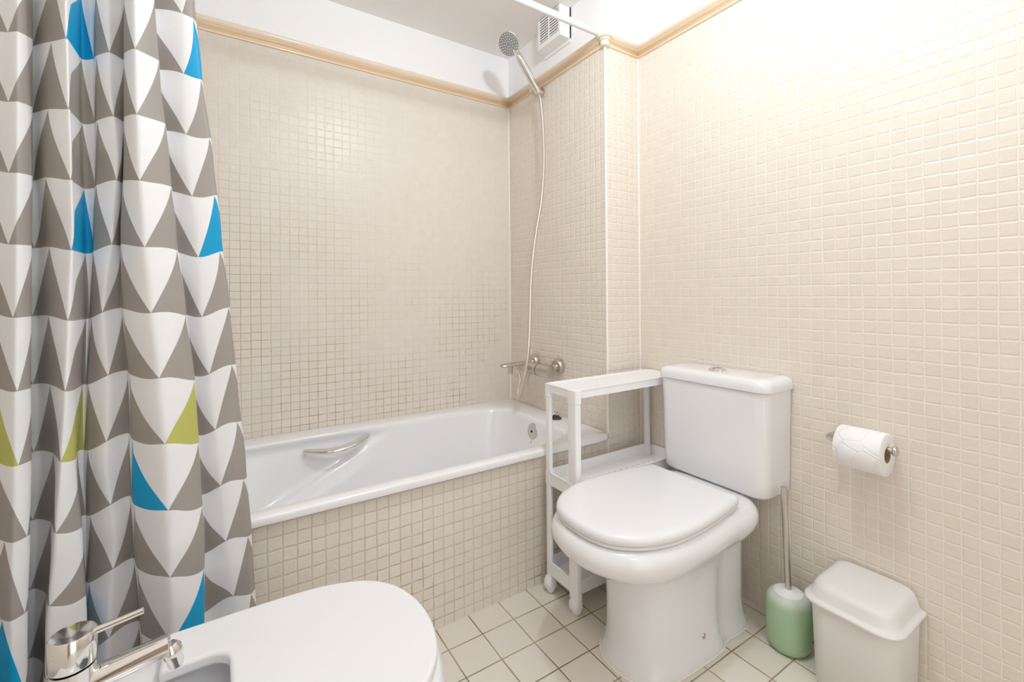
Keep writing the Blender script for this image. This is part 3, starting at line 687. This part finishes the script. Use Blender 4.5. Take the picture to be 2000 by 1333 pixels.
# ------------------------------------------------------------------ bidet
def bidet():
    YC = 0.785; C = (0.06, YC)
    t = thing('bidet', (0.05, YC, 0.0), 'white bidet with closed cut-out lid in the foreground beside the curtain', 'bidet')
    sym = lambda L: [(x, YC - y) for x, y in L] + [(x, YC + y) for x, y in reversed(L) if y > 1e-6]
    bowl = radial(sym([(0.327, 0.0), (0.320, 0.06), (0.295, 0.12), (0.245, 0.165), (0.16, 0.190), (0.05, 0.195), (-0.08, 0.190), (-0.20, 0.176), (-0.29, 0.160), (-0.318, 0.14), (-0.320, 0.07), (-0.320, 0.0)]), C, 110)
    ped = radial(sym([(0.20, 0.0), (0.195, 0.04), (0.165, 0.085), (0.10, 0.105), (0.0, 0.110), (-0.15, 0.115), (-0.30, 0.120), (-0.320, 0.11), (-0.320, 0.05), (-0.320, 0.0)]), C, 110)
    inn = radial(sym([(0.275, 0.0), (0.267, 0.055), (0.235, 0.10), (0.17, 0.130), (0.07, 0.138), (-0.02, 0.130), (-0.065, 0.105), (-0.078, 0.05), (-0.080, 0.0)]), C, 110)
    bl = lambda q: [a.lerp(b, q) for a, b in zip(bowl, ped)]
    sc = lambda R, k: [Vector((0.10, YC)) + (p - Vector((0.10, YC))) * k for p in R]
    rings = [at_z(inset(ped, -0.012), 0.0), at_z(inset(ped, -0.010), 0.012), at_z(ped, 0.04), at_z(ped, 0.18), at_z(bl(0.85), 0.24), at_z(bl(0.5), 0.285), at_z(bl(0.15), 0.325), at_z(bowl, 0.350), at_z(inset(bowl, 0.001), 0.372),
             at_z(inset(bowl, 0.007), 0.388), at_z(inset(bowl, 0.018), 0.397), at_z(inset(bowl, 0.03), 0.399), at_z(inset(inn, -0.012), 0.399), at_z(inn, 0.392), at_z(sc(inn, 0.97), 0.365), at_z(sc(inn, 0.86), 0.32), at_z(sc(inn, 0.62), 0.275), at_z(sc(inn, 0.25), 0.262)]
    mb = MB(); mb.loft(rings); part(mb, 'bowl', MT['ceramic'], t, angle=70)
    # lid with a notch for the tap
    half = [(0.314, 0.0), (0.308, 0.055), (0.285, 0.112), (0.240, 0.155), (0.165, 0.182), (0.06, 0.190), (-0.03, 0.190)]
    far = [(x, YC + y) for x, y in half]; near = [(x, YC - y) for x, y in reversed(half) if y > 0]
    arc = [tuple(p[:2]) for p in catmull([(x, y, 0) for x, y in near + far], 6)]
    def corner(c, r, a0, a1, k=7): return [(c[0] + r * math.cos(math.radians(a0 + (a1 - a0) * i / k)), c[1] + r * math.sin(math.radians(a0 + (a1 - a0) * i / k))) for i in range(k + 1)]
    xr = -0.085; hw = 0.097
    out = arc + corner((xr + 0.012, YC + 0.178), 0.012, 90, 180) + corner((xr + 0.006, YC + hw + 0.006), 0.006, 180, 270) \
        + corner((-0.022, YC + hw - 0.03), 0.03, 90, 0) + corner((-0.022, YC - hw + 0.03), 0.03, 0, -90) \
        + corner((xr + 0.006, YC - hw - 0.006), 0.006, 90, 180) + corner((xr + 0.012, YC - 0.178), 0.012, 180, 270)
    n = len(out); mb = MB(); mb.add([(x, y, 0.4015) for x, y in out] + [(x, y, 0.4225) for x, y in out],
        [tuple(range(n - 1, -1, -1)), tuple(range(n, 2 * n))] + [(i, (i + 1) % n, (i + 1) % n + n, i + n) for i in range(n)])
    l = part(mb, 'lid', MT['seat'], t, angle=50); bevel(l, 0.007, 4, 50)
    # tap
    ax = -0.161; zc = 0.556
    mb = MB(); mb.lathe([(0.001, 0), (0.026, 0), (0.026, 0.005), (0.0225, 0.010), (0.0225, zc - 0.3995 - 0.022), (0.001, zc - 0.3995 - 0.022)], (ax, YC, 0.3995), n=40)
    f = part(mb, 'faucet', MT['chrome'], t)
    mb = MB(); mb.lathe([(0.001, 0), (0.0225, 0.0015), (0.0235, 0.003), (0.0235, 0.038), (0.0215, 0.041), (0.010, 0.042), (0.001, 0.042)], (ax, YC, zc - 0.021), n=40); o = mb.build('cap', MT['chrome'], f); local(o)
    mb = MB(); mb.tube([(ax + 0.020, YC, 0.570), (ax + 0.045, YC, 0.5735), (ax + 0.070, YC, 0.5775)], [0.0048, 0.0042, 0.0042], 12); o = mb.build('lever', MT['chrome'], f); local(o)
    mb = MB(); mb.tube([(ax + 0.015, YC, 0.508), (ax + 0.05, YC, 0.513), (ax + 0.098, YC, 0.520)], [0.0150, 0.0145, 0.0140], 20); sp = mb.build('spout', MT['chrome'], f); local(sp)
    mb = MB(); mb.lathe([(0.001, 0), (0.008, 0), (0.0095, 0.003), (0.0095, 0.012), (0.012, 0.016), (0.012, 0.026), (0.008, 0.033), (0.001, 0.034)], (ax + 0.106, YC - 0.004, 0.490), (-0.25, 0, 1), 24); o = mb.build('swivel_aerator', MT['chrome'], f); local(o)
bidet()

# ------------------------------------------------------------------ cart
def perforated(x0, x1, y0, y1, z, nx, ny, r, holes):
    mb = MB(); V = []; F = []
    dx, dy = (x1 - x0) / nx, (y1 - y0) / ny
    for i in range(nx):
        for j in range(ny):
            cx, cy = x0 + dx * (i + .5), y0 + dy * (j + .5)
            per = [(1, 0), (1, 1), (0, 1), (-1, 1), (-1, 0), (-1, -1), (0, -1), (1, -1)]
            k = len(V)
            V += [(cx + a * dx / 2, cy + b * dy / 2, z) for a, b in per]
            if holes(i, j):
                V += [(cx + r * math.cos(PI * q / 4), cy + r * math.sin(PI * q / 4), z) for q in range(8)]
                F += [(k + q, k + (q + 1) % 8, k + 8 + (q + 1) % 8, k + 8 + q) for q in range(8)]
            else: F.append(tuple(k + q for q in range(8)))
    mb.add(V, F); return mb
def cart():
    x0, x1, y0, y1 = 0.918, 1.430, 1.068, 1.222
    t = thing('storage_cart', ((x0 + x1) / 2, (y0 + y1) / 2, 0.0), 'slim white plastic three-tier rolling cart between the tub and the toilet', 'cart')
    P = MT['plastic']
    def rim(name, za, zb, top=False, thick=0.004):
        o = rrect(x0, x1, y0, y1, 0.028, 6); i = rrect(x0 + thick, x1 - thick, y0 + thick, y1 - thick, 0.024, 6)
        lip = rrect(x0 - 0.002, x1 + 0.002, y0 - 0.002, y1 + 0.002, 0.030, 6)
        mb = MB(); mb.loft([at_z(o, za), at_z(o, zb - 0.004), at_z(lip, zb - 0.003), at_z(lip, zb), at_z(i, zb), at_z(i, za), at_z(o, za)], False, False)
        return part(mb, name, P, t, angle=50)
    for (za, zb, zf, r, kind) in ((0.676, 0.703, 0.699, 0.0026, 0), (0.366, 0.408, 0.371, 0.0038, 1), (0.065, 0.110, 0.070, 0.003, 1)):
        r_ = rim('shelf', za, zb)
        mb = perforated(x0 + 0.003, x1 - 0.003, y0 + 0.003, y1 - 0.003, zf, 17, 10, r,
                        (lambda i, j: False) if kind == 0 else (lambda i, j: j == 5 and 0 < i < 16))
        if kind == 0:
            mb = MB(); mb.loft([at_z(rrect(x0 + 0.001, x1 - 0.001, y0 + 0.001, y1 - 0.001, 0.027, 6), zf - 0.002), at_z(rrect(x0 + 0.001, x1 - 0.001, y0 + 0.001, y1 - 0.001, 0.027, 6), zf)])
        o = mb.build('shelf_floor', P, r_, smooth_=False); local(o)
        if kind == 0: continue
        bm = bmesh.new(); bm.from_mesh(o.data); bmesh.ops.remove_doubles(bm, verts=bm.verts, dist=1e-5); bmesh.ops.recalc_face_normals(bm, faces=bm.faces); bm.to_mesh(o.data); bm.free()
        md = o.modifiers.new('solid', 'SOLIDIFY'); md.thickness = 0.002; md.offset = -1
    # strengthening rail beneath the top shelf
    mb = MB(); mb.box((x0 + 0.01, y1 - 0.008, 0.655), (x1 - 0.01, y1 - 0.004, 0.677)); part(mb, 'rail', P, t, smooth_=False)
    for (px, py) in ((x0 + 0.008, y0 + 0.012), (x0 + 0.008, y1 - 0.012), (x1 - 0.018, y0 + 0.012), (x1 - 0.018, y1 - 0.012)):
        w = 0.0200 if py < 1.1 else 0.0125
        def pr(d, z): return at_z(rrect(px - w * 0.6 - d, px + w * 0.6 + d, py - w - d, py + w + d, 0.006, 4), z)
        mb = MB(); mb.loft([pr(0, 0.052), pr(0, 0.366), pr(0.0015, 0.366), pr(0.0015, 0.408), pr(0, 0.408), pr(0, 0.660), pr(0.0012, 0.661), pr(0.0012, 0.702)])
        part(mb, 'post', P, t, angle=45)
        mb = MB()
        def hr(d, e, z): return at_z(rrect(px - 0.016 - d, px + 0.016 + d, py - 0.017 - e, py + 0.017 + e, 0.008, 4), z)
        mb.loft([hr(-0.010, -0.006, 0.006), hr(-0.004, -0.002, 0.012), hr(0.001, 0.001, 0.022), hr(0.001, 0.001, 0.040), hr(-0.004, -0.002, 0.053), hr(-0.007, -0.004, 0.056)])
        c = part(mb, 'caster', P, t, angle=50)
        mb = MB(); mb.lathe([(0.001, 0), (0.0165, 0), (0.018, 0.002), (0.018, 0.012), (0.0165, 0.014), (0.001, 0.014)], (px - 0.007, py, 0.018), (1, 0, 0), 24)
        o = mb.build('wheel', MT['plastic'], c); local(o)
cart()

# ------------------------------------------------------------------ toilet brush
def brush():
    x, y = 1.342, 0.650; R = 0.0565
    t = thing('toilet_brush', (x, y, 0.0), 'toilet brush in a frosted green round holder beside the toilet', 'toilet brush')
    pr = [(0.001, 0.0), (0.034, 0.0), (0.046, 0.004), (0.053, 0.014), (R, 0.030), (R, 0.125), (0.0545, 0.138), (0.048, 0.149), (0.040, 0.155), (0.033, 0.156), (0.031, 0.152), (0.001, 0.150)]
    mb = MB(); mb.lathe(pr, (x, y, 0), n=56); part(mb, 'holder', MT['green'], t, angle=60)
    mb = MB(); mb.lathe([(0.001, 0.150), (0.036, 0.1505), (0.038, 0.153), (0.036, 0.157), (0.020, 0.1585), (0.014, 0.162), (0.010, 0.165), (0.001, 0.165)], (x, y, 0), n=40); part(mb, 'collar', MT['plastic'], t)
    mb = MB(); top = Vector((x - 0.008, y + 0.006, 0.452)); mb.tube([(x, y, 0.160), top], 0.0082, 20); part(mb, 'handle', MT['satin'], t)
brush()

# ------------------------------------------------------------------ bin
def bin_():
    t = thing('waste_bin', (1.34, 0.475, 0.0), 'small white plastic pedal-less waste bin with domed lid against the right wall', 'waste bin')
    t['label'] = 'small white plastic waste bin with domed lid against the right wall'
    def R(d, z, rf=0.045, dy=0.0): return at_z(rrect(1.247 + d, 1.4325 - min(d, 0.02) * 0.3, 0.376 + d, 0.577 - d, rf, 8, (0.012, rf, rf, 0.012)), z)
    mb = MB(); mb.loft([R(0.018, 0.0), R(0.015, 0.004), R(0.009, 0.209), R(0.009, 0.216)]); part(mb, 'body', MT['bin'], t, angle=60)
    rings = [R(0.002, 0.2165), R(-0.002, 0.2185), R(-0.003, 0.223), R(-0.001, 0.226), R(0.005, 0.2275), R(0.009, 0.233), R(0.013, 0.250), R(0.017, 0.260), R(0.024, 0.2655), R(0.036, 0.268, 0.03)]
    for i, r in enumerate(rings):
        if i >= 6:
            for p in r:
                q = (p.x - 1.252) / 0.18; p.z += (q - 0.5) * 0.006 * (i - 5) / 4
    mb = MB(); mb.loft(rings); part(mb, 'lid', MT['bin'], t, angle=60)
bin_()

# ------------------------------------------------------------------ toilet paper
def paper():
    hx = 1.372; zr = 0.614
    t = thing('toilet_roll_holder', (XR, 0.553, zr), 'satin metal toilet roll holder on the right wall above the bin', 'toilet roll holder')
    mb = MB(); mb.lathe([(0.001, 0), (0.013, 0), (0.013, 0.004), (0.0105, 0.006), (0.0105, 0.064), (0.009, 0.070), (0.001, 0.071)], (XR - 0.001, 0.553, zr), (-1, 0, 0), 28); part(mb, 'wall_post', MT['satin'], t)
    mb = MB(); mb.tube([(hx, 0.553, zr), (hx, 0.418, zr)], 0.0065, 16); part(mb, 'bar', MT['satin'], t)
    mb = MB(); mb.lathe([(0.001, 0), (0.011, 0), (0.0125, 0.002), (0.0125, 0.006), (0.011, 0.008), (0.001, 0.008)], (hx, 0.420, zr), (0, -1, 0), 28); part(mb, 'end_knob', MT['satin'], t)
    # roll
    cz = zr - 0.0135; r0, r1 = 0.0205, 0.0525; y0, y1 = 0.431, 0.530
    rt = thing('toilet_roll', (hx, (y0 + y1) / 2, cz), 'white embossed toilet paper roll hanging on the metal holder', 'toilet paper')
    mb = MB(); mb.lathe([(r0, 0), (r1 - 0.001, 0), (r1, 0.001), (r1, y1 - y0 - 0.001), (r1 - 0.001, y1 - y0), (r0, y1 - y0), (r0, 0)], (hx, y1, cz), (0, -1, 0), 64)
    # drop the caps made by lathe
    mb.f = [f for f in mb.f if len(f) == 4]; mb.m = [0] * len(mb.f)
    part(mb, 'paper', MT['paper_emb'], rt, angle=50)
    mb = MB(); mb.lathe([(r0 - 0.001, 0), (r0 - 0.0001, 0), (r0 - 0.0001, y1 - y0), (r0 - 0.001, y1 - y0), (r0 - 0.001, 0)], (hx, y1, cz), (0, -1, 0), 32)
    mb.f = [f for f in mb.f if len(f) == 4]; mb.m = [0] * len(mb.f); part(mb, 'core', MT['card'], rt)
def paper_mat():
    m, nt, b = new_mat('embossed_tissue'); b.inputs['Roughness'].default_value = 0.9; b.inputs['Base Color'].default_value = (0.88, 0.88, 0.895, 1)
    geo = N(nt, 'ShaderNodeNewGeometry'); P = geo.outputs['Position']
    vo = N(nt, 'ShaderNodeTexVoronoi'); vo.feature = 'DISTANCE_TO_EDGE'; vo.inputs['Scale'].default_value = 22; nt.links.new(P, vo.inputs['Vector'])
    h = mth(nt, 'ADD', mth(nt, 'MULTIPLY', smooth(nt, vo.outputs['Distance'], 0.0, 0.05), 0.0012), mth(nt, 'MULTIPLY', noise(nt, P, 300, 2), 0.0003))
    bn = N(nt, 'ShaderNodeBump'); bn.inputs['Strength'].default_value = 0.7; bn.inputs['Distance'].default_value = 1.0
    nt.links.new(h, bn.inputs['Height']); nt.links.new(bn.outputs[0], b.inputs['Normal']); return m
MT['paper_emb'] = paper_mat(); paper()

# ------------------------------------------------------------------ ceiling lamp above the frame, added fill globe behind it
def opal():
    m, nt, b = new_mat('opal_glass'); tr = N(nt, 'ShaderNodeBsdfTransparent'); em = N(nt, 'ShaderNodeEmission'); em.inputs[1].default_value = 2.0
    ad = N(nt, 'ShaderNodeAddShader'); nt.links.new(tr.outputs[0], ad.inputs[0]); nt.links.new(em.outputs[0], ad.inputs[1])
    nt.links.new(ad.outputs[0], nt.nodes['Material Output'].inputs[0]); return m
MT['opal'] = opal()
def emit(name, strength):
    m, nt, b = new_mat(name); b.inputs['Emission Color'].default_value = (1, 0.985, 0.965, 1); b.inputs['Emission Strength'].default_value = strength
    b.inputs['Base Color'].default_value = (0.9, 0.9, 0.9, 1); return m
for (x, y, zc, r, lab) in ((0.68, 0.56, 2.105, 0.062, 'small opal globe lamp on the ceiling above the toilet side of the room'), (0.35, -0.55, 2.08, 0.10, 'larger opal globe added for fill light on the ceiling near the door')):
    t = thing('ceiling_lamp', (x, y, ZC), lab, 'ceiling lamp')
    mb = MB(); mb.lathe([(0.001, 0), (0.045, 0.0), (0.045, 0.010), (0.030, 0.016), (0.030, ZC - zc - r * 0.86), (0.001, ZC - zc - r * 0.86)], (x, y, ZC - 0.0005), (0, 0, -1), 32); part(mb, 'mount', MT['white_metal'], t)
    mb = MB(); mb.lathe([(max(r * math.sin(PI * k / 20), 0.001), -r * math.cos(PI * k / 20)) for k in range(21)], (x, y, zc), n=36); g = part(mb, 'globe', MT['opal'], t)
bpy.context.view_layer.update()
